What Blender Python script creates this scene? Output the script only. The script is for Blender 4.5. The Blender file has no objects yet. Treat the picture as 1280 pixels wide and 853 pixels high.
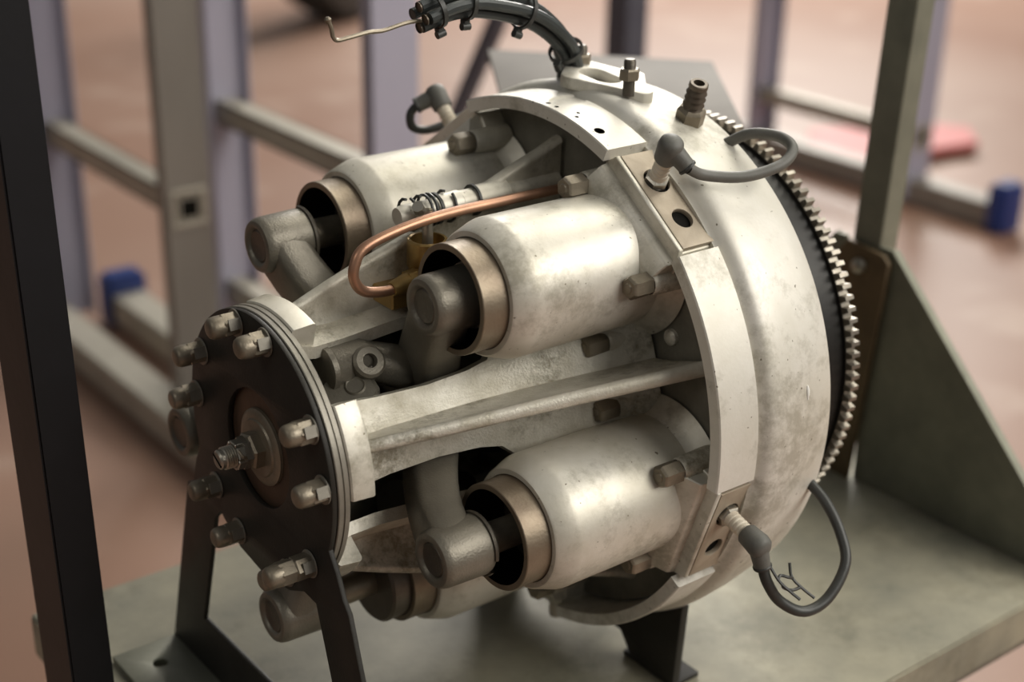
import bpy, bmesh, math, random
from math import sin, cos, pi, radians as R, sqrt, atan2
from mathutils import Vector, Matrix
random.seed(7)
S = bpy.context.scene
COL = S.collection
AX = 0.62                      # height of the engine axis above the floor

# ------------------------------------------------------------ camera
cd = bpy.data.cameras.new('camera'); cam = bpy.data.objects.new('camera', cd); COL.objects.link(cam)
CR = Vector((0.79186602, -0.61044233, 0.01756043)); CU = Vector((0.22871458, 0.32310541, 0.91830961)); CF = Vector((0.56624893, 0.72316185, -0.39547325))
mw = Matrix((CR, CU, -CF)).transposed().to_4x4(); mw.translation = Vector((-0.3266, -0.6323, 0.3655 + AX)); cam.matrix_world = mw
cd.sensor_width = 36; cd.lens = 51.79; cd.clip_start = 0.02; cd.clip_end = 60
cd.dof.use_dof = True; cd.dof.focus_distance = 0.77; cd.dof.aperture_fstop = 4.6
S.camera = cam
# ------------------------------------------------------------ world, lights, exposure
w = bpy.data.worlds.new('World'); S.world = w; w.use_nodes = True
nt = w.node_tree; bg = nt.nodes['Background']
bg.inputs[0].default_value = (0.86, 0.86, 0.84, 1); bg.inputs[1].default_value = 0.15
def area(name, loc, target, size, sy, energy, col):
    l = bpy.data.lights.new(name, 'AREA'); l.shape = 'RECTANGLE'; l.size = size; l.size_y = sy; l.energy = energy; l.color = col
    o = bpy.data.objects.new(name, l); COL.objects.link(o); o.location = loc
    o.rotation_euler = (Vector(target) - Vector(loc)).to_track_quat('-Z', 'Y').to_euler(); return o
area('window_light', (1.5, -1.9, 2.1), (0.25, 0.0, 0.6), 2.4, 1.6, 74, (1.0, 0.96, 0.88))
area('skylight_lamp', (1.9, 0.5, 2.9), (0.25, 0.0, 0.6), 1.8, 1.4, 52, (1.0, 0.955, 0.84))
area('left_fill_light', (-2.4, -0.4, 2.6), (0.0, 0.0, 0.6), 0.9, 0.9, 8, (1.0, 0.95, 0.86))  # unseen fill added to brighten the shaft end and rod-end fronts
area('far_hall_lamp', (5.0, 4.6, 3.2), (3.2, 3.0, 0), 2.5, 2.5, 430, (1.0, 0.96, 0.90))
S.view_settings.view_transform = 'Standard'; S.view_settings.look = 'None'; S.view_settings.gamma = 1
S.view_settings.use_curve_mapping = False; S.view_settings.exposure = 0.0

# ------------------------------------------------------------ materials
def mat(name, c1, c2=None, metal=0.0, rough=0.5, rvar=0.12, scale=25, bump=0.1, bscale=None, c3=None, spots=0, stretch=None, rnd=True, dirt=0.0):
    m = bpy.data.materials.new(name); m.use_nodes = True; n = m.node_tree; N = n.nodes; L = n.links
    b = N['Principled BSDF']; c2 = c2 or c1
    tc = N.new('ShaderNodeTexCoord'); mp = N.new('ShaderNodeMapping'); L.new(tc.outputs['Object'], mp.inputs[0])
    if stretch: mp.inputs['Scale'].default_value = stretch
    if rnd:
        oi = N.new('ShaderNodeObjectInfo'); ml = N.new('ShaderNodeMath'); ml.operation = 'MULTIPLY'; ml.inputs[1].default_value = 3.0
        L.new(oi.outputs['Random'], ml.inputs[0]); cx = N.new('ShaderNodeCombineXYZ')
        L.new(ml.outputs[0], cx.inputs[0]); L.new(ml.outputs[0], cx.inputs[1]); L.new(cx.outputs[0], mp.inputs['Location'])
    no = N.new('ShaderNodeTexNoise'); no.inputs['Scale'].default_value = scale; no.inputs['Detail'].default_value = 6; no.inputs['Roughness'].default_value = 0.62
    L.new(mp.outputs[0], no.inputs[0])
    cr = N.new('ShaderNodeValToRGB'); cr.color_ramp.elements[0].position = 0.34; cr.color_ramp.elements[1].position = 0.66
    cr.color_ramp.elements[0].color = (*c2, 1); cr.color_ramp.elements[1].color = (*c1, 1)
    if c3: e = cr.color_ramp.elements.new(0.22); e.color = (*c3, 1)
    L.new(no.outputs[0], cr.inputs[0]); out = cr.outputs[0]
    if spots:
        vo = N.new('ShaderNodeTexNoise'); vo.inputs['Scale'].default_value = spots; vo.inputs['Detail'].default_value = 1; L.new(mp.outputs[0], vo.inputs[0])
        vr = N.new('ShaderNodeValToRGB'); vr.color_ramp.elements[0].position = 0.75; vr.color_ramp.elements[1].position = 0.79
        mx = N.new('ShaderNodeMixRGB'); mx.inputs[2].default_value = (c2[0] * .3, c2[1] * .27, c2[2] * .22, 1)
        L.new(vo.outputs[0], vr.inputs[0]); L.new(vr.outputs[0], mx.inputs[0]); L.new(out, mx.inputs[1]); out = mx.outputs[0]
    if dirt:
        dn = N.new('ShaderNodeTexNoise'); dn.inputs['Scale'].default_value = scale * 5.5; dn.inputs['Detail'].default_value = 8; dn.inputs['Roughness'].default_value = .75; L.new(mp.outputs[0], dn.inputs[0])
        d2 = N.new('ShaderNodeTexNoise'); d2.inputs['Scale'].default_value = scale * .9; d2.inputs['Detail'].default_value = 3; L.new(mp.outputs[0], d2.inputs[0])
        ad = N.new('ShaderNodeMath'); ad.operation = 'MULTIPLY'; L.new(dn.outputs[0], ad.inputs[0]); L.new(d2.outputs[0], ad.inputs[1])
        dr = N.new('ShaderNodeMapRange'); dr.inputs['From Min'].default_value = .25; dr.inputs['From Max'].default_value = .38; dr.inputs['To Max'].default_value = dirt; L.new(ad.outputs[0], dr.inputs['Value'])
        dm = N.new('ShaderNodeMixRGB'); dm.inputs[2].default_value = (c2[0] * .42, c2[1] * .40, c2[2] * .33, 1)
        L.new(dr.outputs[0], dm.inputs[0]); L.new(out, dm.inputs[1]); out = dm.outputs[0]
    L.new(out, b.inputs['Base Color']); b.inputs['Metallic'].default_value = metal
    mr = N.new('ShaderNodeMapRange'); mr.inputs['To Min'].default_value = rough + rvar; mr.inputs['To Max'].default_value = max(.05, rough - rvar)
    L.new(no.outputs[0], mr.inputs['Value']); L.new(mr.outputs[0], b.inputs['Roughness'])
    if bump:
        nb = N.new('ShaderNodeTexNoise'); nb.inputs['Scale'].default_value = bscale or scale * 12; nb.inputs['Detail'].default_value = 4; L.new(mp.outputs[0], nb.inputs[0])
        bp = N.new('ShaderNodeBump'); bp.inputs['Strength'].default_value = bump; bp.inputs['Distance'].default_value = 0.001
        L.new(nb.outputs[0], bp.inputs['Height']); L.new(bp.outputs[0], b.inputs['Normal'])
    return m
M = {}
M['alu'] = mat('machined_aluminium', (.74, .71, .635), (.57, .535, .445), .40, .46, .10, 20, .08, 500, spots=330, dirt=.5)
M['drum'] = mat('drum_aluminium', (.76, .735, .675), (.62, .59, .51), .25, .48, .10, 16, .10, 500, spots=300, c3=(.40, .36, .27), dirt=.55)
M['cast'] = mat('cast_aluminium', (.72, .69, .61), (.44, .405, .32), .30, .48, .12, 30, .35, 700, c3=(.28, .25, .18), dirt=.8)
M['castdark'] = mat('shade_dark_casting', (.22, .205, .165), (.13, .12, .095), .3, .55, .1, 30, .3, 600)  # casting darkened for shade inside the engine; reused on plain dark parts
M['liner'] = mat('cylinder_liner_steel', (.28, .235, .17), (.185, .14, .10), .65, .42, .12, 18, .15, 600)
M['forged'] = mat('forged_steel', (.225, .205, .165), (.15, .135, .107), .50, .42, .08, 26, .25, 800)
M['forged_dark'] = mat('dark_forged_steel', (.16, .14, .115), (.10, .088, .07), .7, .42, .08, 26, .25, 800)
M['nut'] = mat('oxidised_nut_steel', (.30, .26, .20), (.20, .17, .125), .6, .42, .1, 60, .15, 900)
M['bright'] = mat('bright_steel', (.55, .52, .46), (.38, .35, .29), .85, .35, .1, 40, .1)
M['black'] = mat('black_painted_steel', (.030, .027, .022), (.020, .018, .015), 0, .45, .08, 22, .12, 500)
M['blackpost'] = mat('satin_black_paint', (.012, .012, .014), (.009, .009, .010), .0, .42, .05, 12, .08)
for k_ in ('black', 'blackpost'): M[k_].node_tree.nodes['Principled BSDF'].inputs['Specular IOR Level'].default_value = .22
M['brown'] = mat('brown_stained_steel', (.12, .075, .048), (.075, .05, .035), .5, .5, .1, 40, .1)
M['pipe_brown'] = mat('hose_tail_steel', (.13, .105, .08), (.09, .07, .052), .5, .42, .08, 50, .1)
M['white_paint'] = mat('white_paint', (.85, .84, .80))
M['copper'] = mat('copper_pipe', (.50, .27, .17), (.36, .21, .14), .7, .38, .08, 40, .05)
M['brass'] = mat('brass', (.46, .31, .11), (.32, .21, .08), .75, .36, .1, 50, .06)
M['rim'] = mat('dull_grey_rim', (.27, .25, .21), (.19, .175, .145), .4, .45, .08, 30, .1)
M['tan'] = mat('tan_gasket_plate', (.44, .375, .29), (.36, .30, .225), .3, .5, .08, 40, .1)
M['rubber'] = mat('grey_rubber', (.135, .132, .118), (.10, .098, .086), 0, .55, .08, 60, .1)
M['rubber_dark'] = mat('dark_rubber', (.040, .042, .038), (.03, .03, .028), 0, .45, .06, 60, .1)
M['ceramic'] = mat('ceramic', (.74, .68, .57), (.60, .53, .42), 0, .35, .08, 80, .02)
M['wire'] = mat('blue_grey_sleeving', (.045, .052, .052), (.032, .037, .036), 0, .35, .06, 50, .05)
M['gear'] = mat('black_flywheel', (.018, .017, .015), (.012, .011, .010), .4, .45, .08, 30, .1)
M['teeth'] = mat('gear_teeth_steel', (.34, .31, .26), (.20, .18, .15), .8, .38, .1, 60, .1)
M['void'] = mat('hole_shade_black', (.010, .009, .008), (.006, .006, .005), 0, .6, .05, 30, 0)  # near-black standing in for shade inside holes and bores
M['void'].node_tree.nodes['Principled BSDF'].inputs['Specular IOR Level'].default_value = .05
M['deck'] = mat('galvanised_deck', (.33, .305, .225), (.20, .193, .15), .10, .52, .07, 14, .12, 200, c3=(.11, .105, .08), rnd=False, dirt=.35)
M['galv'] = mat('galvanised_post', (.24, .24, .185), (.18, .18, .14), .3, .48, .07, 28, .15, 300)
M['rustbr'] = mat('brown_primer_steel', (.17, .115, .06), (.12, .085, .045), .3, .5, .1, 40, .1)
M['ladder'] = mat('ladder_aluminium', (.27, .25, .22), (.23, .21, .185), .3, .45, .05, 14, .03, stretch=(1, 1, .15))
M['ladder_white'] = mat('ladder_face', (.42, .41, .50), (.37, .36, .45), .2, .45, .05, 8, .02, stretch=(1, 1, .15))
M['rung'] = mat('rung_aluminium', (.43, .40, .335), (.36, .33, .275), .3, .42, .05, 18, .03)
M['blue'] = mat('blue_plastic', (.012, .035, .17), (.010, .028, .13), 0, .4, .05, 20, 0)
M['red'] = mat('red_plastic', (.50, .13, .12), (.42, .10, .09), 0, .5, .05, 20, 0)
M['slate'] = mat('slate_paint', (.10, .105, .13), (.08, .08, .105), .3, .45)
M['sheet'] = mat('grey_steel_sheet', (.13, .112, .092), (.095, .082, .068), .0, .68, .05, 10, .08, 200)
def floor_mat():
    m = bpy.data.materials.new('terracotta_hall_floor'); m.use_nodes = True; n = m.node_tree; N = n.nodes; L = n.links; b = N['Principled BSDF']
    tc = N.new('ShaderNodeTexCoord')
    def noise(s, d=4):
        q = N.new('ShaderNodeTexNoise'); q.inputs['Scale'].default_value = s; q.inputs['Detail'].default_value = d; L.new(tc.outputs['Object'], q.inputs[0]); return q
    a = noise(.7); r = N.new('ShaderNodeValToRGB'); r.color_ramp.elements[0].position = .35; r.color_ramp.elements[1].position = .65
    r.color_ramp.elements[0].color = (.235, .125, .082, 1); r.color_ramp.elements[1].color = (.30, .19, .142, 1); L.new(a.outputs[0], r.inputs[0])
    c = noise(4.5, 6); r2 = N.new('ShaderNodeValToRGB'); r2.color_ramp.elements[0].position = .56; r2.color_ramp.elements[1].position = .75
    mx = N.new('ShaderNodeMixRGB'); mx.inputs[2].default_value = (.36, .25, .195, 1); L.new(c.outputs[0], r2.inputs[0]); L.new(r2.outputs[0], mx.inputs[0]); L.new(r.outputs[0], mx.inputs[1])
    L.new(mx.outputs[0], b.inputs['Base Color']); b.inputs['Roughness'].default_value = .40; b.inputs['Specular IOR Level'].default_value = .6
    return m
M['floor'] = floor_mat()

# ------------------------------------------------------------ mesh helpers
def link(name, bm, m, parent=None, angle=35, loc=None, rot=None):
    me = bpy.data.meshes.new(name)
    bmesh.ops.recalc_face_normals(bm, faces=bm.faces[:])
    bm.to_mesh(me); bm.free()
    for mm in (m if isinstance(m, (list, tuple)) else [m]): me.materials.append(mm)
    me.polygons.foreach_set('use_smooth', [True] * len(me.polygons)); me.set_sharp_from_angle(angle=R(angle)); me.update()
    o = bpy.data.objects.new(name, me); COL.objects.link(o)
    if parent is not None: o.parent = parent
    if loc is not None: o.location = loc
    if rot is not None: o.rotation_euler = rot
    return o
def frame(o, x, up=None):
    """matrix whose local X runs along x"""
    x = Vector(x).normalized(); up = Vector(up) if up is not None else Vector((0, 0, 1))
    if abs(x.dot(up.normalized())) > .98: up = Vector((0, 1, 0))
    y = up.cross(x).normalized(); z = x.cross(y)
    m = Matrix((x, y, z)).transposed().to_4x4(); m.translation = Vector(o); return m
I4 = Matrix.Identity(4)
def lathe(bm, prof, n=48, mtx=I4, closed=False, phase=0.0, a0=0, a1=2 * pi, mi=0):
    full = abs(a1 - a0 - 2 * pi) < 1e-6; steps = n if full else n + 1; rings = []
    for (x, r) in prof:
        if r < 1e-7: rings.append([bm.verts.new(mtx @ Vector((x, 0, 0)))] * steps); continue
        ring = []
        for i in range(steps):
            a = a0 + (a1 - a0) * i / n + phase
            ring.append(bm.verts.new(mtx @ Vector((x, -r * sin(a), r * cos(a)))))
        rings.append(ring)
    pairs = list(zip(rings, rings[1:])) + ([(rings[-1], rings[0])] if closed else [])
    for A, B in pairs:
        for i in range(n):
            j = (i + 1) % steps
            q = []
            for v in (A[i], A[j], B[j], B[i]):
                if v not in q: q.append(v)
            if len(q) > 2:
                f = bm.faces.new(q); f.material_index = mi
    if closed and not full:
        bm.faces.new([r[0] for r in rings]); bm.faces.new([r[-1] for r in reversed(rings)])
    return rings
def L(prof, n=48, mtx=I4, **k):
    bm = bmesh.new(); lathe(bm, prof, n, mtx, **k); return bm
def box(bm, lo, hi, mtx=I4, bev=0.0, seg=1):
    vs = [bm.verts.new(mtx @ Vector((x, y, z))) for x in (lo[0], hi[0]) for y in (lo[1], hi[1]) for z in (lo[2], hi[2])]
    fs = [bm.faces.new([vs[i] for i in q]) for q in ((0, 1, 3, 2), (4, 6, 7, 5), (0, 4, 5, 1), (2, 3, 7, 6), (0, 2, 6, 4), (1, 5, 7, 3))]
    if bev: bmesh.ops.bevel(bm, geom=list({e for f in fs for e in f.edges}), offset=bev, segments=seg, affect='EDGES')
def prism(bm, pts, t0, t1, mtx=I4, bev=0.0, seg=1):
    """pts (a,b) polygon extruded along c: local coordinates (a,b,c)"""
    A = [bm.verts.new(mtx @ Vector((a, b, t0))) for a, b in pts]; B = [bm.verts.new(mtx @ Vector((a, b, t1))) for a, b in pts]
    fs = [bm.faces.new(A), bm.faces.new(B[::-1])]; n = len(pts)
    for i in range(n): fs.append(bm.faces.new([A[i], B[i], B[(i + 1) % n], A[(i + 1) % n]]))
    if bev: bmesh.ops.bevel(bm, geom=list({e for f in fs for e in f.edges}), offset=bev, segments=seg, affect='EDGES')
def smooth(P, k=6):
    P = [Vector(p) for p in P]; P = [2 * P[0] - P[1]] + P + [2 * P[-1] - P[-2]]; out = []
    for i in range(1, len(P) - 2):
        for j in range(k):
            t = j / k; a, b, c, d = P[i - 1:i + 3]
            out.append(.5 * ((2 * b) + (c - a) * t + (2 * a - 5 * b + 4 * c - d) * t * t + (3 * b - a - 3 * c + d) * t ** 3))
    out.append(P[-2]); return out
def loft(bm, rings, cap=True, close=False):
    V = [[bm.verts.new(p) for p in r] for r in rings]; n = len(V[0])
    seq = list(zip(V, V[1:])) + ([(V[-1], V[0])] if close else [])
    for A, B in seq:
        for i in range(n): bm.faces.new([A[i], A[(i + 1) % n], B[(i + 1) % n], B[i]])
    if cap and not close: bm.faces.new(V[0][::-1]); bm.faces.new(V[-1])
def tube(bm, P, r, n=10, k=6, cap=True, sm=True, close=False):
    P = smooth(P, k) if sm else [Vector(p) for p in P]; N_ = len(P)
    rr = r if callable(r) else (lambda t: r)
    T = [(P[(i + 1) % N_ if close else min(i + 1, N_ - 1)] - P[(i - 1) % N_ if close else max(i - 1, 0)]).normalized() for i in range(N_)]
    u = T[0].orthogonal().normalized(); rings = []
    for i in range(N_):
        u = (u - T[i] * u.dot(T[i])).normalized(); v = T[i].cross(u); q = rr(i / (N_ - 1))
        rings.append([P[i] + (u * cos(2 * pi * j / n) + v * sin(2 * pi * j / n)) * q for j in range(n)])
    loft(bm, rings, cap, close)
def plate2d(loops, thick, bev, mtx):
    """flat plate with holes, from 2D loops (first = outline); thickness centred on local Z"""
    c = bpy.data.curves.new('c', 'CURVE'); c.dimensions = '2D'; c.fill_mode = 'BOTH'
    for lp in loops:
        s = c.splines.new('POLY'); s.points.add(len(lp) - 1)
        for p, q in zip(s.points, lp): p.co = (q[0], q[1], 0, 1)
        s.use_cyclic_u = True
    c.extrude = max(thick / 2 - bev, 0); c.bevel_depth = bev; c.bevel_resolution = 1; c.offset = -bev
    o = bpy.data.objects.new('c', c); COL.objects.link(o)
    bpy.context.view_layer.update()
    me = bpy.data.meshes.new_from_object(o.evaluated_get(bpy.context.evaluated_depsgraph_get()))
    bpy.data.objects.remove(o); bpy.data.curves.remove(c)
    bm = bmesh.new(); bm.from_mesh(me); bpy.data.meshes.remove(me)
    bmesh.ops.remove_doubles(bm, verts=bm.verts[:], dist=1e-6)
    bmesh.ops.transform(bm, matrix=mtx, verts=bm.verts[:]); return bm
def circ2(cx, cy, r, n=28, a0=0, a1=2 * pi): return [(cx + r * cos(a0 + (a1 - a0) * i / n), cy + r * sin(a0 + (a1 - a0) * i / n)) for i in range(n if a1 - a0 > 6.28 else n + 1)]
def root(name, label, cat, loc=(0, 0, 0), rz=0, group=None):
    o = bpy.data.objects.new(name, None); COL.objects.link(o); o.location = loc; o.rotation_euler = (0, 0, rz); o.empty_display_size = .05
    o['label'] = label; o['category'] = cat
    if group: o['group'] = group
    return o
def copyobj(o, parent):
    c = o.copy(); COL.objects.link(c); c.parent = parent; return c
def copytree(o, parent, rot=None):
    c = copyobj(o, parent)
    if rot is not None: c.rotation_euler = rot
    for ch in o.children: copytree(ch, c)
    return c
def hexa(af): return af / sqrt(3)          # across-corners radius from across-flats
YZ = Matrix(((0, 0, 1, 0), (-1, 0, 0, 0), (0, 1, 0, 0), (0, 0, 0, 1)))   # 2D (u=-y, z) plate -> facing -X
def yz(x): m = YZ.copy(); m.translation = Vector((x, 0, 0)); return m

# ============================================================ SETTING
bm = bmesh.new(); box(bm, (-14, -10, -.02), (18, 22, 0))
fl = link('floor', bm, M['floor']); fl['kind'] = 'structure'

# ============================================================ ENGINE
eng = root('barrel_engine', 'silver five-cylinder barrel engine with black flywheel, bolted on the steel cart', 'engine', (0, 0, AX))
ZD = -.195                                      # deck top, engine coordinates
def er(a): a = R(a); return Vector((0, -sin(a), cos(a)))
def et(a): a = R(a); return Vector((0, -cos(a), -sin(a)))
RC = .108
# -- rear casing: bulkhead, flange ring, drum
link('bulkhead', L([(.202, .03), (.202, .1538), (.207, .1538), (.207, .03)], 96, closed=True), M['castdark'], eng)  # dark colour stands in for shadow behind the cylinders
link('central_tube', L([(.10, 0), (.10, .034), (.13, .040), (.17, .050), (.20, .066), (.201, 0)], 48), M['castdark'], eng)
HW = 12.9
for k in range(5):
    a0, a1 = R(36 + 72 * k + HW), R(108 + 72 * k - HW)
    bm = L([(.1802, .1555), (.1802, .1622), (.1808, .1630), (.2085, .1630), (.2092, .1620), (.2092, .1555)], 40, closed=True, a0=a0, a1=a1)
    fr = link('flange_ring', bm, M['drum'], eng)
    if k == 4:
        for ang, x, r, dp in ((2.6, .1852, .0016, .006), (5.2, .1852, .0013, .006), (9.6, .1905, .0012, .006), (11.0, .1862, .0013, .006), (17.2, .1880, .0031, .006), (2.5, .2000, .0098, .0014)):
            cb = L([(-dp, 0), (-dp, r), (.004, r), (.004, 0)], 32, frame(Vector((x, 0, 0)) + er(ang) * .163, er(ang)) @ (Matrix.Diagonal((1, 1.35, .8, 1)) if r > .005 else I4))
            cut = link('cutter', cb, M['drum'] if r > .005 else M['void'], eng); fr.data.materials.append(M['void']) if len(fr.data.materials) < 2 else None
            md = fr.modifiers.new('b', 'BOOLEAN'); md.operation = 'DIFFERENCE'; md.object = cut; md.solver = 'EXACT'
            bpy.context.view_layer.update(); me = bpy.data.meshes.new_from_object(fr.evaluated_get(bpy.context.evaluated_depsgraph_get()))
            fr.modifiers.clear(); fr.data = me; bpy.data.objects.remove(cut); me.name = 'flange_ring'
        me.polygons.foreach_set('use_smooth', [True] * len(me.polygons)); me.set_sharp_from_angle(angle=R(35))
drum = link('drum', L([(.2085, .12), (.2085, .1600), (.2098, .1606), (.2112, .1622), (.2132, .1650), (.2165, .1668), (.221, .1674), (.235, .1664), (.255, .1636), (.2672, .1612), (.2690, .1600), (.2692, .1575), (.2692, .12)], 144, closed=True), M['drum'], eng, 40)
bm = bmesh.new()
tube(bm, [Vector((.2449, 0, 0)) + er(a_) * .1650 for a_ in (79.0, 79.8, 80.8, 81.8)], lambda t: .0005 + .0006 * sin(pi * min(1, t * 1.1)), 8)
pd = link('paint_drip', bm, M['white_paint'], drum); pd['label'] = 'small white paint drip'
link('rivet', L([(.198, 0), (.1985, .003), (.200, .0046), (.202, .005)], 24, Matrix.Translation((0, -.100, .049))), M['cast'], eng)
link('rear_cover', L([(.268, .0), (.268, .148), (.283, .140), (.290, .12), (.290, 0)], 96), M['castdark'], eng)
# -- flywheel with ring gear
bm = L([(.292, .03), (.292, .128), (.2945, .1300), (.3140, .1305), (.3140, .1322), (.3225, .1322), (.3225, .03)], 120, closed=True)
fw = link('flywheel', bm, M['gear'], eng, 30)
bm = bmesh.new(); NT = 124; ro, rr_, w0, w1 = .1370, .1328, .33, .17
outer = []
for i in range(NT):
    c = 2 * pi * i / NT; s = 2 * pi / NT
    outer += [(c - s * .5, rr_), (c - s * w0, rr_), (c - s * w1, ro), (c + s * w1, ro), (c + s * w0, rr_)]
A = [bm.verts.new((.3145, r * sin(a), r * cos(a))) for a, r in outer]; B = [bm.verts.new((.3215, r * sin(a), r * cos(a))) for a, r in outer]
A2 = [bm.verts.new((.3145, .1300 * sin(a), .1300 * cos(a))) for a, r in outer]; B2 = [bm.verts.new((.3215, .1300 * sin(a), .1300 * cos(a))) for a, r in outer]
n = len(outer)
for i in range(n):
    j = (i + 1) % n
    bm.faces.new([A[i], A[j], B[j], B[i]]); bm.faces.new([A2[i], A2[j], A[j], A[i]]); bm.faces.new([B[i], B[j], B2[j], B2[i]]); bm.faces.new([A2[j], A2[i], B2[i], B2[j]])
link('ring_gear', bm, M['teeth'], eng, 20)

# -- five cylinders, built at angle 0 (radial = +Z) and turned about the axis
def cyl_m(x=0, dr=0, dt=0): return Matrix.Translation((x, -dt, RC + dr))
b0 = L([(.0935, .0300), (.0935, .0328), (.0945, .0338), (.1050, .0375), (.1075, .0380), (.1885, .0380), (.1893, .0372), (.1900, .0300)], 72, cyl_m(), closed=True)
barrel = link('cylinder_barrel', b0, M['alu'], eng, 30)
b0 = L([(.078, .0262), (.078, .0291), (.0785, .0294), (.0930, .0294), (.0945, .0298), (.150, .0298), (.150, .0262)], 72, cyl_m(), closed=True)
lin = link('cylinder_liner', b0, [M['liner']], barrel, 30)
for f in lin.data.polygons:          # bore faces coloured black for the shade inside
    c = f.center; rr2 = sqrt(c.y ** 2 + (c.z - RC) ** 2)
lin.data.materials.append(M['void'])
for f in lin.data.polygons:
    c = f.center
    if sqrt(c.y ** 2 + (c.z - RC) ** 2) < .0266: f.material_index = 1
b0 = L([(.086, .0292), (.0864, .0300), (.0905, .0300), (.0935, .0320)], 72, cyl_m())
# head: flared neck + flat-topped block
bm = bmesh.new()
lathe(bm, [(.1885, .034), (.1888, .0374), (.1915, .0385), (.1950, .0412), (.1985, .0450), (.2005, .0470), (.2005, .034)], 72, cyl_m(), closed=True)
MH = Matrix(((1, 0, 0, 0), (0, 0, -1, 0), (0, 1, 0, 0), (0, 0, 0, 1)))   # (a=x, b=h, c=t) -> (x,-t,h)
prism(bm, [(.1735, .134), (.1745, .1395), (.1790, .1480), (.1803, .1488), (.1850, .1492), (.1870, .1510), (.1870, .128), (.180, .128)], -.0345, .0345, MH, .0006)
prism(bm, [(-.0362, .128), (-.0362, .1490), (-.0325, .1544), (.0325, .1544), (.0362, .1490), (.0362, .128)], .1868, .2112, Matrix(((0, 0, 1, 0), (-1, 0, 0, 0), (0, 1, 0, 0), (0, 0, 0, 1))), .0005)
head = link('cylinder_head', bm, M['alu'], barrel, 25)
bm = plate2d([[(-.0318, .1876), (.0318, .1876), (.0318, .2114), (-.0318, .2114)][::-1], circ2(-.0120, .1998, .0078), circ2(.0140, .1998, .0062)], .0032, .0004,
             Matrix(((0, 1, 0, 0), (-1, 0, 0, 0), (0, 0, 1, .1560), (0, 0, 0, 1))))
cover = link('plug_plate', bm, M['tan'], barrel, 25)
bm = bmesh.new()
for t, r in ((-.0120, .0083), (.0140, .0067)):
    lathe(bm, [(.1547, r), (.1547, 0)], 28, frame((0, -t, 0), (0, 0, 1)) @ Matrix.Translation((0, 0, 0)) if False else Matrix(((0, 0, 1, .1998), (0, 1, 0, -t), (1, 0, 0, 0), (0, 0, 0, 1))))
link('plug_well', bm, M['void'], barrel)  # black discs stand in for the shaded depth of the wells
bm = bmesh.new()
prism(bm, [(-.0362, .1480), (-.0325, .1572), (.0325, .1572), (.0362, .1480)], .1846, .1877, Matrix(((0, 0, 1, 0), (-1, 0, 0, 0), (0, 1, 0, 0), (0, 0, 0, 1))), .0005)
link('front_lip', bm, M['alu'], barrel)
XN = .162
nut0 = None
for dr, dt in ((.026, .034), (.026, -.034), (-.030, .034), (-.030, -.034)):
    bm = L([(XN + .013, .0062), (XN + .0145, .0070), (.2005, .0078), (.2005, 0), (XN + .013, 0)], 24, cyl_m(0, dr, dt))
    link('stud_boss', bm, M['cast'], barrel, 40)
    bm = bmesh.new(); h = hexa(.0115)
    lathe(bm, [(XN, 0), (XN, .0028), (XN - .0006, .0031), (XN - .0006, h * .82), (XN, h * .90), (XN + .0010, h), (XN + .0125, h), (XN + .0128, .0066), (XN + .0128, 0)], 6, cyl_m(0, dr, dt), phase=.3)
    lathe(bm, [(XN - .0012, 0), (XN - .0012, .0024), (XN - .0006, .0031), (XN + .001, .0031)], 16, cyl_m(0, dr, dt))
    nt_ = link('stud_nut', bm, M['nut'], barrel, 30)
for k in range(5):
    rot = (R(36 + 72 * k), 0, 0)
    if k == 0: barrel.rotation_euler = rot
    else: copytree(barrel, eng, rot)

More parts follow.
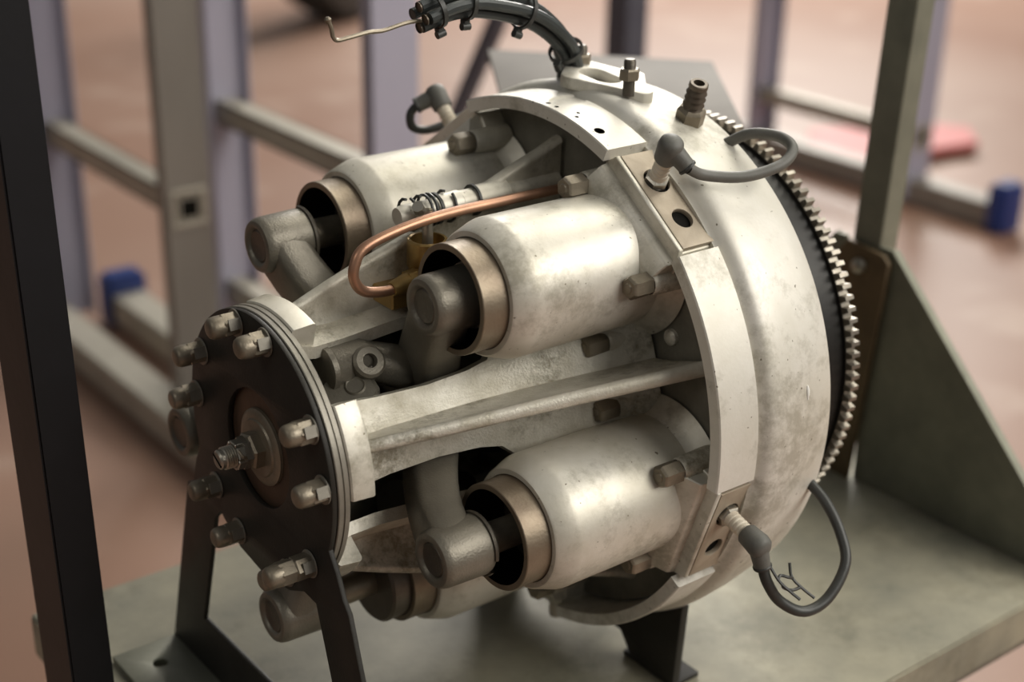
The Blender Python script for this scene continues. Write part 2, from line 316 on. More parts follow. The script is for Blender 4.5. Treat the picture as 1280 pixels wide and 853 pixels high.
# -- connecting rods with swash arms (axial position follows the wobble)
def rod(k):
    ph = 36 + 72 * k; xf = .0266 + .034 * cos(R(ph - 37.586)); o3 = lambda x: Matrix.Translation((x, 0, RC))
    ln = .031 if k != 3 else .028
    bm = L([(xf + .0024, 0), (xf + .0024, .0092), (xf + .0012, .0100), (xf + .0002, .0112), (xf, .0125), (xf + .0006, .0143), (xf + .0022, .0154), (xf + .005, .0160), (xf + ln - .003, .0166), (xf + ln - .0010, .0160), (xf + ln, .0140), (xf + ln, 0)], 48, o3(0))
    # arm sweeping in to the central hub
    hubx = .098; n = 20; rings = []
    P0 = Vector((xf + .0142, 0, RC - .001)); P1 = Vector((xf + .0205, 0, RC * .62)); P2 = Vector((hubx, 0, .022))
    for i in range(9):
        t = i / 8; c = P0.lerp(P1, t).lerp(P1.lerp(P2, t), t); d = (P1.lerp(P2, t) - P0.lerp(P1, t)).normalized()
        u = Vector((0, 1, 0)); v = d.cross(u).normalized(); wt = .0157 - .002 * sin(pi * t) + .003 * t; wx = .0120 - .0006 * sin(pi * t) + .004 * t
        ring = []
        for j in range(n):
            a = 2 * pi * j / n; ca, sa = cos(a), sin(a); e = .5
            ring.append(c + u * (math.copysign(abs(ca) ** e, ca) * wt) + v * (math.copysign(abs(sa) ** e, sa) * wx))
        rings.append(ring)
    loft(bm, rings)
    o = link('swash_arm', bm, M['forged'], eng, 35, rot=(R(ph), 0, 0))
    link('dimple', L([(xf + .0020, 0), (xf + .0020, .0070), (xf + .0014, .0085), (xf + .0022, .0095)], 32, o3(0)), M['forged_dark'], o)
    link('retaining_ring', L([(xf + ln - .0022, .0164), (xf + ln - .0022, .0176), (xf + ln - .0010, .0180), (xf + ln - .0002, .0176), (xf + ln - .0002, .0150)], 40, o3(0), a0=.35, a1=2 * pi - .2), M['forged_dark'], o)
    link('piston_rod', L([(xf + ln - .001, 0), (xf + ln - .001, .0088), (.135, .0080), (.135, 0)], 32, o3(0)), M['nut'], o)
    px = xf + .066
    link('piston', L([(px, 0), (px, .0245), (px + .0015, .0259), (px + .03, .0259), (px + .03, 0)], 48, o3(0)), M['forged_dark'], o)
for k in range(5): rod(k)
link('wobble_hub', L([(.072, 0), (.072, .016), (.076, .024), (.090, .031), (.108, .033), (.116, .026), (.118, 0)], 40), M['forged'], eng)
link('output_shaft', L([(.006, 0), (.006, .014), (.030, .014), (.034, .019), (.070, .019), (.073, 0)], 32), M['forged_dark'], eng)
# oily inner linkage seen between the two upper arms
bm = bmesh.new(); lathe(bm, [(.026, 0), (.026, .0105), (.027, .0122), (.030, .0125), (.031, .0118), (.050, .0120), (.056, .009), (.058, 0)], 32, Matrix.Translation((0, -.022, .046)))
m = frame((.047, -.034, .050), (-.1, -.75, .55)); lathe(bm, [(-.01, .0095), (.0015, .0090), (.0030, .0075), (.0030, .0040), (-.002, .0036), (-.002, 0)], 28, m)
link('crosshead_boss', bm, M['forged'], eng, 40)
bm = bmesh.new(); tube(bm, [(.050, -.020, .046), (.066, -.024, .040), (.085, -.020, .030), (.10, -.01, .02)], lambda t: .0105 + .003 * t, 14); link('crosshead_link', bm, M['forged'], eng, 40)
m = frame((.036, -.034, .034), (.80, -.05, .30), (-.2, -.45, .9))
bm = bmesh.new(); prism(bm, [(-.022, -.008), (-.010, -.0090), (-.004, -.0125), (.006, -.0135), (.0125, -.010), (.0140, .000), (.0125, .008), (.004, .012), (-.008, .011), (-.022, .009)], -.007, .006, m, .0022, 2)
lathe(bm, [(.0060, 0), (.0062, .0042), (.0070, .0050), (.0060, .0058)], 24, m @ Matrix(((0, 0, 1, .003), (0, 1, 0, 0), (1, 0, 0, 0), (0, 0, 0, 1))))
link('guide_shoe', bm, M['forged'], eng, 40)
for P, r in (([(.06, -.035, -.035), (.08, -.03, -.05), (.12, -.02, -.055)], .011), ([(.04, .01, -.045), (.10, 0, -.04)], .012), ([(.05, .03, .04), (.09, .02, .055), (.13, .01, .05)], .012)):
    bm = bmesh.new(); tube(bm, P, r); link('torque_link', bm, M['forged_dark'], eng)

# -- front hub: ring, disc and five cast arms
link('front_disc', L([(.0030, .02), (.0030, .0755), (.0062, .0760), (.0062, .02)], 96, closed=True), M['castdark'], eng)
link('rim_ring', L([(.0012, .0740), (.0012, .0764), (.0016, .0768), (.0040, .0768), (.0042, .0762), (.0048, .0762), (.0050, .0770), (.0075, .0770), (.0080, .0764), (.0080, .066), (.0030, .066), (.0030, .0740)], 120, closed=True), M['rim'], eng, 30)
def arm_mesh():
    # flange: curved cast web, narrow waist opening out between the barrels
    bm = bmesh.new(); X = [.014, .022, .040, .070, .095, .108, .120, .135, .160, .200]
    Wd = [.0225, .0222, .0205, .0195, .0212, .0240, .0330, .0500, .0560, .0620]; H = [.066, .064, .0635, .0655, .068, .070, .0725, .076, .083, .096]
    rings = []
    for x, wd, h in zip(X, Wd, H):
        rg = []; n = 12
        for i in range(n + 1):
            t = -1 + 2 * i / n; rg.append(Vector((x, -wd * t, h - .0045 * min(1, wd / .03) * t * t * (1.0 if x < .11 else 2.2))))
        for i in range(n, -1, -1):
            t = -1 + 2 * i / n; rg.append(Vector((x, -wd * t, h - .0055 - .0045 * t * t * (1.0 if x < .11 else 2.2))))
        rings.append(rg)
    loft(bm, rings)
    return bm
arm0 = link('cast_arm', arm_mesh(), M['cast'], eng, 40)
bm = bmesh.new(); rings = []
for i in range(15):
    t = i / 14; x = .020 + (.1990 - .020) * t; top = .0768 + (x - .0226) * .352 + .001 * sin(t * 9); hb = .0605 + .028 * t * t
    th = .0029 + .0006 * t; tb = .0052
    if x > .185: top += (x - .185) * .1
    pr_ = [(-tb, hb), (-tb * .8, hb + (top - hb) * .12), (-th * .85, hb + (top - hb) * .4), (-th, top - .0050), (-th * 1.25, top - .0030), (-th, top - .0010), (-th * .4, top), (th * .4, top), (th, top - .0010), (th * 1.25, top - .0030), (th, top - .0050), (th * .85, hb + (top - hb) * .4), (tb * .8, hb + (top - hb) * .12), (tb, hb)]
    rings.append([Vector((x, -a, b)) for a, b in pr_])
loft(bm, rings)
link('stiffening_rib', bm, M['cast'], arm0, 50)
# outer pad (curved block behind the rim)
bm = L([(.0082, .058), (.0082, .0772), (.0090, .0780), (.0200, .0792), (.0214, .0786), (.0222, .0770), (.0222, .058)], 16, closed=True, a0=R(-18.5), a1=R(18.5))
link('arm_pad', bm, M['alu'], arm0, 30)
for k in range(5):
    rot = (R(72 * k), 0, 0)
    if k == 0: arm0.rotation_euler = rot
    else: copytree(arm0, eng, rot)
# -- cap nuts with lock tabs (ten, in pairs)
RB = .0690
def capnut(ph, long=False):
    c = Vector((0, 0, 0)) + er(ph) * RB; s = .0165; h = hexa(.0118); x0 = -.0035; par = None
    if long:
        bm = L([(x0, 0), (x0, h), (x0 - .0090, h), (x0 - .0100, h * .86), (x0 - .0100, 0)], 6, Matrix.Translation(c), phase=.4)
        par = link('spacer_nut', bm, M['nut'], eng, 30); x0 -= .0100
    bm = bmesh.new(); ph6 = random.uniform(-.2, .5)
    lathe(bm, [(x0, 0), (x0, h), (x0 - .0078, h), (x0 - .0088, h * .88)], 6, Matrix.Translation(c), phase=ph6)
    lathe(bm, [(x0 - .0070, h * .90), (x0 - .0105, h * .90), (x0 - .0132, h * .86), (x0 - .0146, h * .76), (x0 - .0153, h * .60), (x0 - .0156, h * .4), (x0 - .0156, 0)], 32, Matrix.Translation(c))
    o = link('cap_nut', bm, M['nut'] if not long else M['nut'], eng, 32)
    # lock tab: washer plus a tongue folded against a flat
    bm = bmesh.new()
    lathe(bm, [(-.0036, .004), (-.0036, .0077), (-.0030, .0079), (-.0028, .004)], 28, Matrix.Translation(c), closed=True)
    a = R(70); d = Vector((0, -sin(a), cos(a))); tt = Vector((0, cos(a), sin(a))); q = c + d * (.0118 / 2 + .0006)
    for (xa, xb) in ((-.0036, -.0100),):
        P = [q + tt * s_ * .0030 + Vector((x, 0, 0)) + d * dd for x in (xa, xb) for s_ in (-1, 1) for dd in (0, .0009)]
        vs = [bm.verts.new(p) for p in P]
        for f in ((0, 1, 3, 2), (4, 6, 7, 5), (0, 4, 5, 1), (2, 3, 7, 6), (0, 2, 6, 4), (1, 5, 7, 3)): bm.faces.new([vs[i] for i in f])
    link('lock_tab', bm, M['rim'], o, 30)
for k in range(5):
    for s_ in (-1, 1):
        ph = 72 * k + s_ * 13
        capnut(ph, long=(k == 2 and s_ == -1))
# -- shaft end: recess disc, washer, slotted nuts, threaded stud
link('bearing_cover', L([(.0012, 0), (.0012, .0345), (.0020, .0350), (.0032, .0350)], 64), M['brown'], eng)
link('shaft_washer', L([(.0010, 0), (.0010, .0218), (-.0006, .0216), (-.0018, .0195), (-.0018, .0165), (-.0028, .0158), (-.0028, 0)], 48), M['nut'], eng)
h = hexa(.0185)
link('shaft_nut', L([(-.0026, 0), (-.0026, h), (-.0078, h), (-.0090, h * .88), (-.0090, 0)], 6, phase=.25), M['nut'], eng, 30)
bm = bmesh.new(); h = hexa(.0155)
lathe(bm, [(-.0090, 0), (-.0090, h), (-.0128, h), (-.0128, 0)], 6, phase=.55)
for i in range(6):
    a = .55 + pi / 6 + i * pi / 3; m = Matrix.Rotation(a, 4, 'X')
    box(bm, (-.0172, -.0034, .0056), (-.0124, .0034, .0077), m, .0005)
link('castle_nut', bm, M['bright'], eng, 30)
bm = bmesh.new(); pf = [(-.0110, .0054)]
for i in range(8): x = -.0135 - i * .0013; pf += [(x, .0063), (x - .00065, .0054)]
pf += [(-.0252, .0054), (-.0262, .0044), (-.0262, .0)]
lathe(bm, pf, 32)
bmesh.ops.recalc_face_normals(bm, faces=bm.faces[:])
st = link('threaded_stud', bm, M['bright'], eng, 30)
bm = bmesh.new(); box(bm, (-.0264, -.0048, -.0006), (-.0258, .0048, .0006), Matrix.Rotation(.5, 4, 'X')); link('screw_slot', bm, M['void'], st)  # thin black bar painted as the shade in the slot
bm = bmesh.new(); tube(bm, [(-.0150, -.0115, .0025), (-.0150, 0, .001), (-.0150, .0100, 0), (-.0160, .0115, -.003)], .0009, 6); tube(bm, [(-.0150, -.0110, .0030), (-.0175, -.0125, .0050), (-.0185, -.0100, .0075)], .0008, 6)
link('split_pin', bm, M['nut'], eng)

# -- spark plugs, boots and ignition leads
def plug(k, tilt=Vector((0, 0, 0))):
    ph = 36 + 72 * k; base = Vector((.1998, 0, 0)) + et(ph) * -.0120 + er(ph) * .1555
    ax = (er(ph) + tilt).normalized(); m = frame(base, ax)
    o = link('spark_plug', L([(0, 0), (0, .0060), (.0012, .0060), (.0018, .0052), (.0020, .0), ], 24, m), M['bright'], eng)
    hh = hexa(.0118)
    link('plug_hex', L([(.0018, 0), (.0014, hh), (.0045, hh), (.0052, hh * .86), (.0056, .0052), (.0056, 0)], 6, m, phase=.4), M['ceramic'] if False else M['bright'], o, 30)
    pf = [(.0054, .0050)]
    for i in range(5): x = .0070 + i * .0030; pf += [(x, .0048), (x + .0012, .0048), (x + .0017, .0042), (x + .0024, .0042)]
    pf += [(.0225, .0044), (.0240, 0)]
    link('insulator', L(pf, 28, m), M['ceramic'], o, 30)
    return base, ax, m
def boot(base, ax, side, dark=False):
    b = base + ax * .0185; s = side.normalized(); bm = bmesh.new(); k = .82
    lathe(bm, [(0, 0), (0, .0056), (.0008, .0062), (.0060, .0066), (.0100, .0070), (.0135, .0064), (.0155, .0044), (.0162, 0)], 28, frame(b, ax))
    m = frame(b + ax * .0095, s)
    lathe(bm, [(.0, .0056), (.0060, .0052), (.0115, .0048), (.0138, .0048), (.0144, .0040), (.0144, 0)], 24, m)
    o = link('plug_boot', bm, M['rubber_dark'] if dark else M['rubber'], eng, 50)
    lathe_c = L([(.0130, .0050), (.0136, .0053), (.0148, .0051), (.0152, .0036), (.0152, 0)], 24, m)
    link('boot_collar', lathe_c, M['rubber_dark'], o)
    return b + ax * .0095 + s * .0146
bB, aB, _ = plug(0, Vector((-.16, .08, .03)))
sB = Vector((.1996, -.1006, .1498)) - (bB + aB * .028)
pB = boot(bB, aB, sB)
bm = bmesh.new(); tube(bm, [pB, (.2138, -.1046, .1405), (.2348, -.1127, .1381), (.2571, -.1174, .1417), (.2704, -.1137, .1476), (.2723, -.102, .1517), (.2663, -.0868, .151), (.2614, -.0756, .1446), (.2590, -.0700, .1400)], .0031, 12)
link('ignition_lead', bm, M['rubber'], eng)
bC, aC, _ = plug(1, Vector((-.08, 0, .10)))
pC = boot(bC, aC, Vector((.2000, -.1815, -.0560)) - (bC + aC * .028))
bm = bmesh.new(); tube(bm, [pC, (.2021, -.1845, -.0659), (.2097, -.1879, -.0785), (.2226, -.1946, -.0866), (.2387, -.1972, -.0827), (.2547, -.1939, -.0681), (.2604, -.1832, -.0548), (.2619, -.1698, -.0426), (.2620, -.1560, -.0355)], .0031, 12)
link('ignition_lead', bm, M['rubber_dark'], eng)
bm = bmesh.new()
for P in ([(.2025, -.1843, -.0553), (.2049, -.1905, -.0631), (.2087, -.1964, -.0685), (.2113, -.2001, -.0716)], [(.2182, -.1847, -.0589), (.2174, -.188, -.066), (.2205, -.1935, -.0715), (.2245, -.1991, -.0762)], [(.2050, -.1890, -.063), (.2085, -.1874, -.062), (.2121, -.1898, -.0632), (.2175, -.1885, -.0663)], [(.2060, -.1915, -.0645), (.2095, -.1900, -.0690), (.2130, -.1930, -.0700), (.2200, -.1925, -.0712)]): tube(bm, P, .0009, 6)
link('wire_twist', bm, M['rubber_dark'], eng)
bA, aA, _ = plug(4, Vector((-.05, .10, -.08)))
pA = boot(bA, aA, Vector((.1875, .1260, .1330)) - (bA + aA * .028), False)
bm = bmesh.new(); tube(bm, [pA, (.1836, .1281, .1273), (.1848, .1282, .1193), (.1925, .126, .1161), (.2034, .1238, .1175), (.217, .1208, .1215), (.222, .118, .118)], .0028, 12)
link('ignition_lead', bm, M['rubber_dark'], eng)
for k in (2, 3): plug(k)

# -- top lug plate, studs, hose tail
def hull(lst, n=10):
    pts = []
    for (cx, cy, r, a0, a1) in lst: pts += [(cx + r * cos(R(a0 + (a1 - a0) * i / n)), cy + r * sin(R(a0 + (a1 - a0) * i / n))) for i in range(n + 1)]
    return pts
LM = Matrix.Translation((.229, 0, .1680)) @ Matrix.Rotation(R(5), 4, 'X')
bm = plate2d([hull([(.004, -.0300, .0078, -120, 20), (.013, -.006, .014, -10, 60), (.006, .024, .0085, 45, 150), (-.010, .008, .010, 150, 215)]), hull([(.000, -.0070, .0080, -180, 0), (.000, .0070, .0080, 0, 180)])], .0070, .0006, LM)
lug = link('lug_plate', bm, M['drum'], eng, 40)
bm = plate2d([hull([(.000, -.0070, .0080, -180, 0), (.000, .0070, .0080, 0, 180)])], .0005, .0001, Matrix.Translation((0, 0, -.0025)) @ LM); link('port_shadow_floor', bm, M['castdark'], lug).name = 'port_floor'  # dark floor stands in for shade inside the port
def studnut(p, lab):
    bm = L([(0, 0), (0, .0034), (.0195, .0034), (.0208, .0026), (.0208, 0)], 16, frame(p, (0, 0, 1))); o = link('lug_stud', bm, M['forged_dark'], eng)
    hh = hexa(.0105); link('lug_nut', L([(.0085, .003), (.0090, hh * .9), (.0095, hh), (.0145, hh), (.0155, hh * .88), (.0155, .003)], 6, frame(p, (0, 0, 1)), phase=.2), M['nut'], o, 30); return o
studnut((.2255, -.0290, .1660), 0); studnut((.236, .0250, .1630), 1)
hp = Vector((.2472, 0, 0)) + er(20.1) * .1640; hm = frame(hp, er(20.1) + Vector((-.10, 0, .02)))
hh = hexa(.0165)
hh = hexa(.0145)
o = link('hose_tail', L([(.009, .0), (.009, .0060), (.0110, .0048), (.0116, .0062), (.0148, .0048), (.0154, .0061), (.0186, .0047), (.0192, .0060), (.0222, .0047), (.0226, .0055), (.0250, .0054), (.0254, .0048), (.0254, .0032), (.018, .0030), (.018, 0)], 28, hm), M['pipe_brown'], eng, 25)
link('hose_nut', L([(-.002, hh), (.0075, hh), (.0088, hh * .88), (.0095, .0064), (.0095, 0)], 6, hm, phase=.2), M['nut'], o, 30)

# -- copper fuel pipe, brass injector cup and pushrod shaft on the upper arm
bm = bmesh.new(); tube(bm, [(.0850, -.0200, .0830), (.0730, -.0215, .0815), (.0620, -.0220, .0820), (.0520, -.0220, .0850), (.0470, -.0220, .0920), (.0475, -.0220, .1000), (.0540, -.0215, .1080), (.0760, -.0210, .1135), (.1060, -.0210, .1165), (.1500, -.0215, .1170), (.1780, -.0205, .1165), (.1980, -.0190, .1160)], .0029, 12)
link('fuel_pipe', bm, M['copper'], eng)
m = frame((.0700, -.0215, .0815), (.95, .08, .08))
o = link('pipe_union', L([(0, 0), (0, .0036), (.0010, .0042), (.0110, .0058), (.0120, .0060), (.0120, 0)], 24, m), M['brass'], eng)
link('union_nut', L([(.0110, 0), (.0110, hexa(.0115)), (.0185, hexa(.0115)), (.0195, .0055), (.0260, .0050), (.0260, 0)], 6, m, phase=.4), M['brass'], o, 30)
bm = bmesh.new(); box(bm, (.0700, -.0220, .0690), (.0960, -.0020, .0790), bev=.001)
link('brass_foot', bm, M['brass'], eng)
cm = frame((.0985, -.0135, .0725), (0, -.02, 1))
link('brass_cup', L([(0, 0), (0, .0092), (.004, .0100), (.0140, .0105), (.0150, .0112), (.0290, .0112), (.0298, .0106), (.0298, .0092), (.0200, .0090), (.0200, 0)], 40, cm), M['brass'], eng, 35)
bm = bmesh.new(); lathe(bm, [(.0180, 0), (.0180, .0030), (.0460, .0030)], 16, cm); tube(bm, [(.0985, -.0120, .110), (.0960, -.0110, .117), (.0930, -.0130, .121)], .0034, 8)
link('pump_plunger', bm, M['bright'], eng)
sh = frame((.0870, -.0020, .1130), (1, 0, .012))
o = link('pushrod_shaft', L([(0, 0), (0, .0050), (.003, .0058), (.026, .0060), (.027, .0072), (.040, .0076), (.041, .0068), (.050, .0068), (.051, .0080), (.072, .0082), (.074, .0060), (.110, .0058), (.110, 0)], 32, sh), M['alu'], eng, 30)
bm = bmesh.new()
for x in (.050, .0245): lathe(bm, [(x, .0070), (x - .0004, .0088), (x + .0010, .0090), (x + .0012, .0070)], 28, sh)
link('groove_band', bm, M['rubber_dark'], o)
def coil(x0, n_, r, pitch, wr): return [sh @ Vector((x0 + pitch * i / 14, r * sin(2 * pi * i / 14), r * cos(2 * pi * i / 14))) for i in range(int(14 * n_))]
for x0, n_ in ((.0060, 1.1), (.0155, 2.2), (.0310, 1.0)):
    bm = bmesh.new(); tube(bm, coil(x0, n_, .0088, .0030, 0), .0009, 6, sm=False); link('spring_clip', bm, M['rubber_dark'], o)

# -- wiring loom with control rod
LC = [Vector(p) for p in ((.2320, .0300, .160), (.2260, .0250, .176), (.2150, .0215, .1915), (.1910, .0200, .2080), (.1570, .0200, .2175), (.1370, .0200, .2180), (.1180, .0200, .2135))]
loom = bmesh.new(); tube(loom, [p + Vector((0, .0000, .0050)) for p in LC], .0032, 10); loom = link('wiring_loom', loom, M['wire'], eng)
for dy, dz, sh_, dx in ((.0060, .0002, 0, -.001), (-.0060, -.0006, 0, .002), (.0000, -.0060, 0, .001)):
    bm = bmesh.new(); tube(bm, [p + Vector((dx, dy, dz)) for p in LC], .0033, 10); link('insulated_sleeve', bm, M['wire'], loom)
sp = smooth(LC, 10)
def at(i):
    i = min(max(i, 1), len(sp) - 2); return sp[i], (sp[i + 1] - sp[i - 1]).normalized()
for i in (14, 31, 44, 55):
    p, t = at(i); m = frame(p, t); bm = bmesh.new()
    lathe(bm, [(-.0013, .0092), (-.0013, .0105), (.0013, .0105), (.0013, .0092)], 24, m, closed=True)
    box(bm, (-.002, -.0022, -.0130), (.002, .0022, -.0098), m, .0004); lathe(bm, [(-.0020, 0), (-.0022, .0022), (.003, .0022), (.003, 0)], 12, m @ Matrix.Translation((0, .001, -.0135)))
    link('cable_tie', bm, M['rubber_dark'], loom)
p, t = at(60)
bm = bmesh.new()
for dy, dz in ((0, .005), (.006, 0), (-.006, -.0006), (0, -.006)): lathe(bm, [(0, 0), (0, .0030), (.0008, .0030)], 14, frame(Vector((.1176, .02 + dy, .2134 + dz)), (-1, 0, -.25)))
link('sleeve_end', bm, M['pipe_brown'], loom)
bm = bmesh.new(); tube(bm, [(.1240, .0195, .2110), (.1100, .0200, .2110), (.0950, .0200, .2085), (.0850, .0200, .2085), (.0730, .0200, .2070), (.0665, .0200, .2065), (.0640, .0200, .2085), (.0630, .0200, .2130), (.0615, .0200, .2170)], .0012, 8)
lathe(bm, [(0, 0), (0, .0014), (.0018, .0018), (.0030, .0010), (.0032, 0)], 12, frame((.0615, .0200, .2160), (-.2, 0, 1)))
link('control_rod', bm, M['nut'], loom)

# ============================================================ ENGINE STANDS
fs = root('front_stand', 'black steel plate stand with splayed legs and cap nuts in front of the engine', 'stand', (0, 0, AX))
arc = [( .0765 * sin(R(a)), .0765 * cos(R(a))) for a in range(-112, 113, 4)]
outl = arc + [(.0780, -.0400), (.0835, -.0520), (.0885, -.0580), (.1310, -.1905), (-.1310, -.1905), (-.0920, -.0610), (-.0830, -.0565), (-.0780, -.0400)]
op = [(-.0580, -.0700), (-.0835, -.1530), (.0835, -.1530), (.0560, -.0680), (.0440, -.0670), (.028, -.0745), (.0, -.0790), (-.028, -.0745), (-.0430, -.0665), (-.0500, -.0620)]
bm = plate2d([outl, op, circ2(0, 0, .0335, 40)], .0030, .0005, yz(-.0010))
link('stand_plate', bm, M['black'], fs, 30)
bm = plate2d([[(-.045, -.131), (.0005, -.131), (.0005, .131), (-.045, .131)], circ2(-.0235, -.107, .0048, 20), circ2(-.0235, .107, .0048, 20)], .0045, .0005, Matrix.Translation((0, 0, ZD + .0023)))
link('foot_flange', bm, M['galv'], fs, 30)
rs = root('rear_stand', 'dark grey steel support plate under the engine drum', 'stand', (0, 0, AX))
outl = [(.1682 * sin(R(a)), -.1682 * cos(R(a))) for a in range(-38, 39, 4)][::-1]
outl = outl + [(-.1000, -.1910), (-.030 - .03, -.1910), (-.050, -.178), (.050, -.178), (.060, -.1910), (.1000, -.1910)]
bm = plate2d([outl[::-1]], .006, .0006, yz(.2250))
link('support_plate', bm, M['black'], rs, 30)
for y in (-.077, .077):
    bm = bmesh.new(); box(bm, (.222, y - .023, ZD + .0003), (.245, y + .023, ZD + .004), bev=.0006); link('support_foot', bm, M['black'], rs)
# rear_stand top must only touch the drum: bolted at x=.225

# ============================================================ CART
cart = root('equipment_cart', 'greenish grey galvanised steel cart carrying the engine', 'cart', (.24, .02, 0))
def cl(bm): bmesh.ops.translate(bm, verts=bm.verts[:], vec=(-.24, -.02, 0)); return bm
DZ = AX + ZD
bm = bmesh.new(); box(bm, (-.067, -.175, DZ - .032), (.575, .214, DZ), bev=.0015, seg=2); link('deck', cl(bm), M['deck'], cart)
bm = bmesh.new(); box(bm, (-.060, -.168, DZ - .045), (.568, .207, DZ - .030), bev=.001); link('deck_frame', cl(bm), M['castdark'], cart)
GX = .530
for sgn, ys, nm in ((1, (.018, -.186), 'near'), (-1, (.050, .214), 'far')):
    bm = bmesh.new(); pts = [(ys[0], DZ), (ys[0], DZ + .195), (ys[0] + (ys[1] - ys[0]) * .06, DZ + .195), (ys[1], DZ + .006), (ys[1], DZ)]
    prism(bm, pts, GX, GX + .004, Matrix(((0, 0, 1, 0), (1, 0, 0, 0), (0, 1, 0, 0), (0, 0, 0, 1))), .0006)
    # folded rim along the slope
    a = Vector((0, pts[2][0], pts[2][1])); b = Vector((0, pts[3][0], pts[3][1])); d = (b - a).normalized(); nn = Vector((0, d.z, -d.y)) * (1 if d.y > 0 else -1)
    m = frame(a + Vector((GX, 0, 0)), d, (1, 0, 0)); box(bm, (0, -.0008, -.001), ((b - a).length, .0008, .006), m)
    link('gusset_plate', cl(bm), M['galv'], cart)
bm = bmesh.new(); prism(bm, [(.0500, DZ), (.0190, DZ), (.0040, DZ + .186), (.0100, DZ + .191), (.0440, DZ + .195), (.0520, DZ + .185)], GX - .006, GX - .001, Matrix(((0, 0, 1, 0), (1, 0, 0, 0), (0, 1, 0, 0), (0, 0, 0, 1))), .0006)
br = link('post_bracket', cl(bm), M['rustbr'], cart)
link('bracket_bolt', cl(L([(0, 0), (0, .006), (-.004, .0055), (-.0055, .003), (-.0055, 0)], 20, Matrix.Translation((GX - .006, .030, DZ + .178)))), M['bright'], br)
bm = bmesh.new()
prism(bm, [(GX, .0130), (GX, .0390), (GX + .004, .0390), (GX + .004, .0170), (GX + .020, .0170), (GX + .020, .0130)], DZ + .05, DZ + .95, Matrix.Translation((0, .029, DZ + .195)) @ Matrix.Rotation(R(2.0), 4, 'X') @ Matrix.Translation((0, -.024, -DZ - .195)), .0008); link('upright_post', cl(bm), M['galv'], cart, rot=(0, 0, 0))
def caster(x, y):
    bm = bmesh.new(); box(bm, (x - .04, y - .035, DZ - .055), (x + .04, y + .035, DZ - .045), bev=.002)
    c = link('caster', cl(bm), M['castdark'], cart)
    bm = bmesh.new()
    for s_ in (-1, 1): prism(bm, [(x - .03, DZ - .055), (x + .03, DZ - .055), (x + .055, .085), (x + .035, .06)], y + s_ * .024 - .0015, y + s_ * .024 + .0015, Matrix(((1, 0, 0, 0), (0, 0, 1, 0), (0, 1, 0, 0), (0, 0, 0, 1))))
    link('caster_fork', cl(bm), M['bright'], c)
    link('caster_wheel', cl(L([(-.018, .0), (-.018, .060), (-.013, .070), (.013, .070), (.018, .060), (.018, 0)], 40, frame((x + .04, y, .0705), (0, 1, 0)))), M['rubber_dark'], c)
bm = bmesh.new()
for x, y in ((.01, -.12), (.44, -.12), (.01, .16), (.44, .16)):
    box(bm, (x - .02, y - .02, .20), (x + .02, y + .02, DZ - .045))
for y in (-.12, .16): box(bm, (-.01, y - .02, .20), (.46, y + .02, .24))
for x in (.01, .44): box(bm, (x - .02, -.14, .20), (x + .02, .18, .24))
link('under_frame', cl(bm), M['galv'], cart)
DZs = DZ
DZ = .255
for x, y in ((.01, -.12), (.44, -.12), (.01, .16), (.44, .16)): caster(x, y)
DZ = DZs

# square sheet on a pedestal behind the flywheel
sp_ = root('steel_sheet_table', 'square grey steel sheet on a short post behind the top of the engine', 'metal plate', (.45, .19, DZ))
M2 = Matrix(((1, 0, 0, 0), (0, 1, 0, 0), (0, 0, 1, .292), (0, 0, 0, 1)))
c4 = [Vector(p) for p in ((.420, .362), (.5480, .2230), (.4080, .0470), (.300, .180))]
bm = plate2d([[(p.x - .45, p.y - .19) for p in c4][::-1]], .004, .0005, M2); 
top = link('sheet_plate', bm, M['sheet'], sp_)
bm = bmesh.new(); e = (c4[1] - c4[0]); m = frame((c4[0].x - .45, c4[0].y - .19, .292), (e.x, e.y, 0)); box(bm, (0, -.0008, -.010), (e.length, .0008, .001), m); link('folded_edge', bm, M['sheet'], top)
bm = bmesh.new(); box(bm, (-.035, -.035, 0), (.035, .010, .004), bev=.0005); box(bm, (-.015, -.027, .004), (.015, .003, .291), bev=.001); link('pedestal', bm, M['galv'], sp_)

# ============================================================ BLACK UPRIGHT POST (near)
pb = root('black_post', 'tall black square steel post standing upright left of the engine', 'post', (-.0855, .058, 0))
bm = bmesh.new(); box(bm, (-.0120, -.024, .004), (.0120, .024, 1.45), Matrix.Rotation(R(-2.4), 4, 'X'), bev=.0012, seg=2); link('post_tube', bm, M['blackpost'], pb)
bm = bmesh.new(); box(bm, (-.05, -.05, 0), (.05, .05, .005), bev=.001); link('base_plate', bm, M['blackpost'], pb)

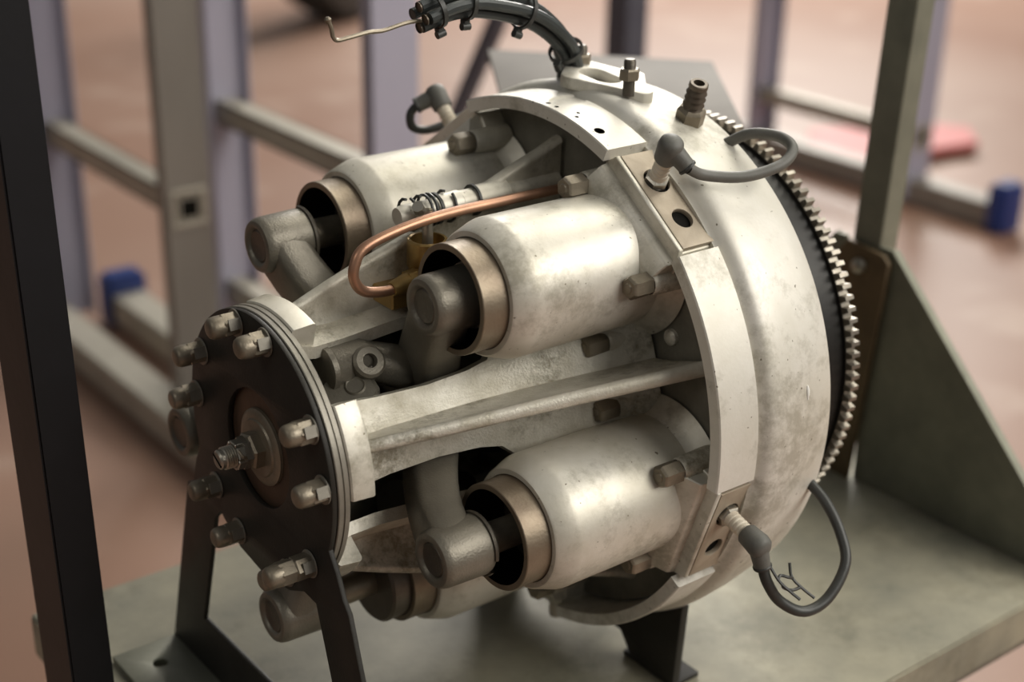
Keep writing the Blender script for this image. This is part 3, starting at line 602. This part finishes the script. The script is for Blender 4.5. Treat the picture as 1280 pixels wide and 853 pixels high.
# ============================================================ LADDERS
def ladder(label, X, y0, y1, zs, bar, foot_y, h=1.9, wx=.030, wy=.070, mats=('ladder', 'ladder'), feet=(1, 0), bx=0, barm='rung', bary=.060):
    r = root('ladder', label, 'ladder', (X, (y0 + y1) / 2, 0), group=None); cy = (y0 + y1) / 2
    for y, mk in ((y0, mats[0]), (y1, mats[1])):
        bm = bmesh.new(); s_ = 1 if y > cy else -1; yy = y - cy
        # C-section stile, web outside
        box(bm, (-wx, yy - .003, .02), (wx, yy + .003, h), bev=.0008)
        box(bm, (-wx, min(yy, yy - s_ * .022), .02), (-wx + .004, max(yy, yy - s_ * .022), h), bev=.0008); box(bm, (wx - .004, min(yy, yy - s_ * .022), .02), (wx, max(yy, yy - s_ * .022), h), bev=.0008)
        link('stile', bm, M[mk], r)
    for z in zs:
        bm = bmesh.new(); d = .017
        for (a, b) in (((-d, -d), (d, -d + .003)), ((-d, d - .003), (d, d)), ((-d, -d), (-d + .003, d)), ((d - .003, -d), (d, d))):
            box(bm, (a[0], y0 - cy - .006, z + a[1]), (b[0], y1 - cy + .006, z + b[1]))
        g = link('rung', bm, M['rung'], r)
        for s_, y in ((-1, y0), (1, y1)):
            bm = bmesh.new(); yy = y - cy + s_ * .0045
            for (a, b) in (((-.027, -.027), (.027, -.019)), ((-.027, .019), (.027, .027)), ((-.027, -.019), (-.019, .019)), ((.019, -.019), (.027, .019))):
                box(bm, (a[0], yy - .002, z + a[1]), (b[0], yy + .002, z + b[1]), bev=.001)
            link('rung_ferrule', bm, M['rung'], g)
            bm = bmesh.new(); box(bm, (-.0188, yy - .0012, z - .0188), (.0188, yy + .0004, z + .0188)); link('rung_hollow', bm, M['void'], g)  # black block stands in for the shaded inside of the rung
    if bar:
        bm = bmesh.new(); box(bm, (-.028 + bx, bar[0] - cy, .012), (.028 + bx, bar[1] - cy, .060), bev=.003); link('stabiliser_bar', bm, M[barm], r)
        for y, on in zip(bar, feet):
            if not on: continue
            bm = bmesh.new(); box(bm, (-.036 + bx, y - cy - .024, 0), (.036 + bx, y - cy + .024, (.105 if X > 1 else .092)), bev=.008, seg=2); link('end_cap', bm, M['blue'], r)
    return r
ladder('grey aluminium ladder directly left of the engine, open square rung end in its near stile', .515, 1.175, 1.66, (.342, .680), (.94, 1.80), 0, mats=('ladder', 'ladder_white'), wx=.034, bx=-.052, feet=(0, 0))
ladder('ladder with pale blue stiles behind the two left cylinders, blue foot at its far end', .66, .872, 1.335, (.140, .425, .710), (.70, 1.625), 0, mats=('ladder_white', 'ladder_white'), feet=(0, 1), wx=.034, bx=-.067)
ladder('farthest ladder behind the green post at right, blue foot at its near end', 2.27, 1.27, 1.74, (.150, .480), (1.04, 2.1), 0, mats=('ladder_white', 'ladder_white'), feet=(1, 0), wx=.04, h=2.2, barm='ladder')
# leaning brace and thin post between the ladders
t = root('support_strut', 'dark slanting metal strut behind the engine wiring loom', 'strut', (1.0, 1.27, 0))
bm = bmesh.new(); a = Vector((0, .13, 0.02)); b = Vector((0, -.55, 1.65)); a = Vector((0, .18, .012)); b = Vector((0, -.42, .98))
m = frame(a, b - a, (1, 0, 0)); box(bm, (0, -.013, -.010), ((b - a).length, .013, .010), m, .002); link('strut_tube', bm, M['slate'], t)
bm = bmesh.new(); box(bm, (-.04, .14, 0), (.04, .22, .012), bev=.002); link('strut_foot', bm, M['rubber_dark'], t)
t = root('thin_post', 'thin dark blue-grey metal post standing behind the engine top', 'post', (1.4, 1.268, 0))
bm = bmesh.new(); box(bm, (-.025, -.028, .006), (.025, .028, 1.5), bev=.002); link('post_tube', bm, M['slate'], t)
bm = bmesh.new(); box(bm, (-.05, -.05, 0), (.05, .05, .006)); link('base_plate', bm, M['ladder'], t)
# red trolley slab and red block on the floor behind
t = root('red_trolley', 'flat red trolley board on the floor behind the farthest ladder', 'trolley', (2.56, 1.52, 0))
bm = bmesh.new(); prism(bm, [(-.235, -.09), (-.20, .14), (-.10, .22), (.20, .08), (.25, .00), (.15, -.10), (.02, -.07)], .014, .034, I4, .003); link('board', bm, M['red'], t)
for x, y in ((-.14, -.05), (-.08, .12), (.14, -.04), (.14, .05)): link('trolley_wheel', L([(-.005, 0), (-.005, .0075), (.005, .0075), (.005, 0)], 16, frame((x, y, .0075), (0, 1, 0))), M['rubber_dark'], t)
# dark rounded foot at the top edge (tyre of something parked behind)
t = root('parked_tyre', 'black tyre standing on the floor at the top edge, left of the wiring', 'tyre', (2.34, 3.76, 0))
bm = bmesh.new(); pf = [(-.09, .20), (-.105, .24), (-.11, .29), (-.09, .335), (-.05, .348), (.05, .348), (.09, .335), (.11, .29), (.105, .24), (.09, .20)]
lathe(bm, pf, 64, frame((0, 0, .348), (.45, -.9, 0)), closed=True); link('tyre_tread', bm, M['rubber_dark'], t)
link('wheel_rim', L([(-.05, 0), (-.05, .15), (-.085, .20), (.085, .20), (.05, .15), (.05, 0)], 48, frame((0, 0, .348), (.45, -.9, 0))), M['ladder'], t)
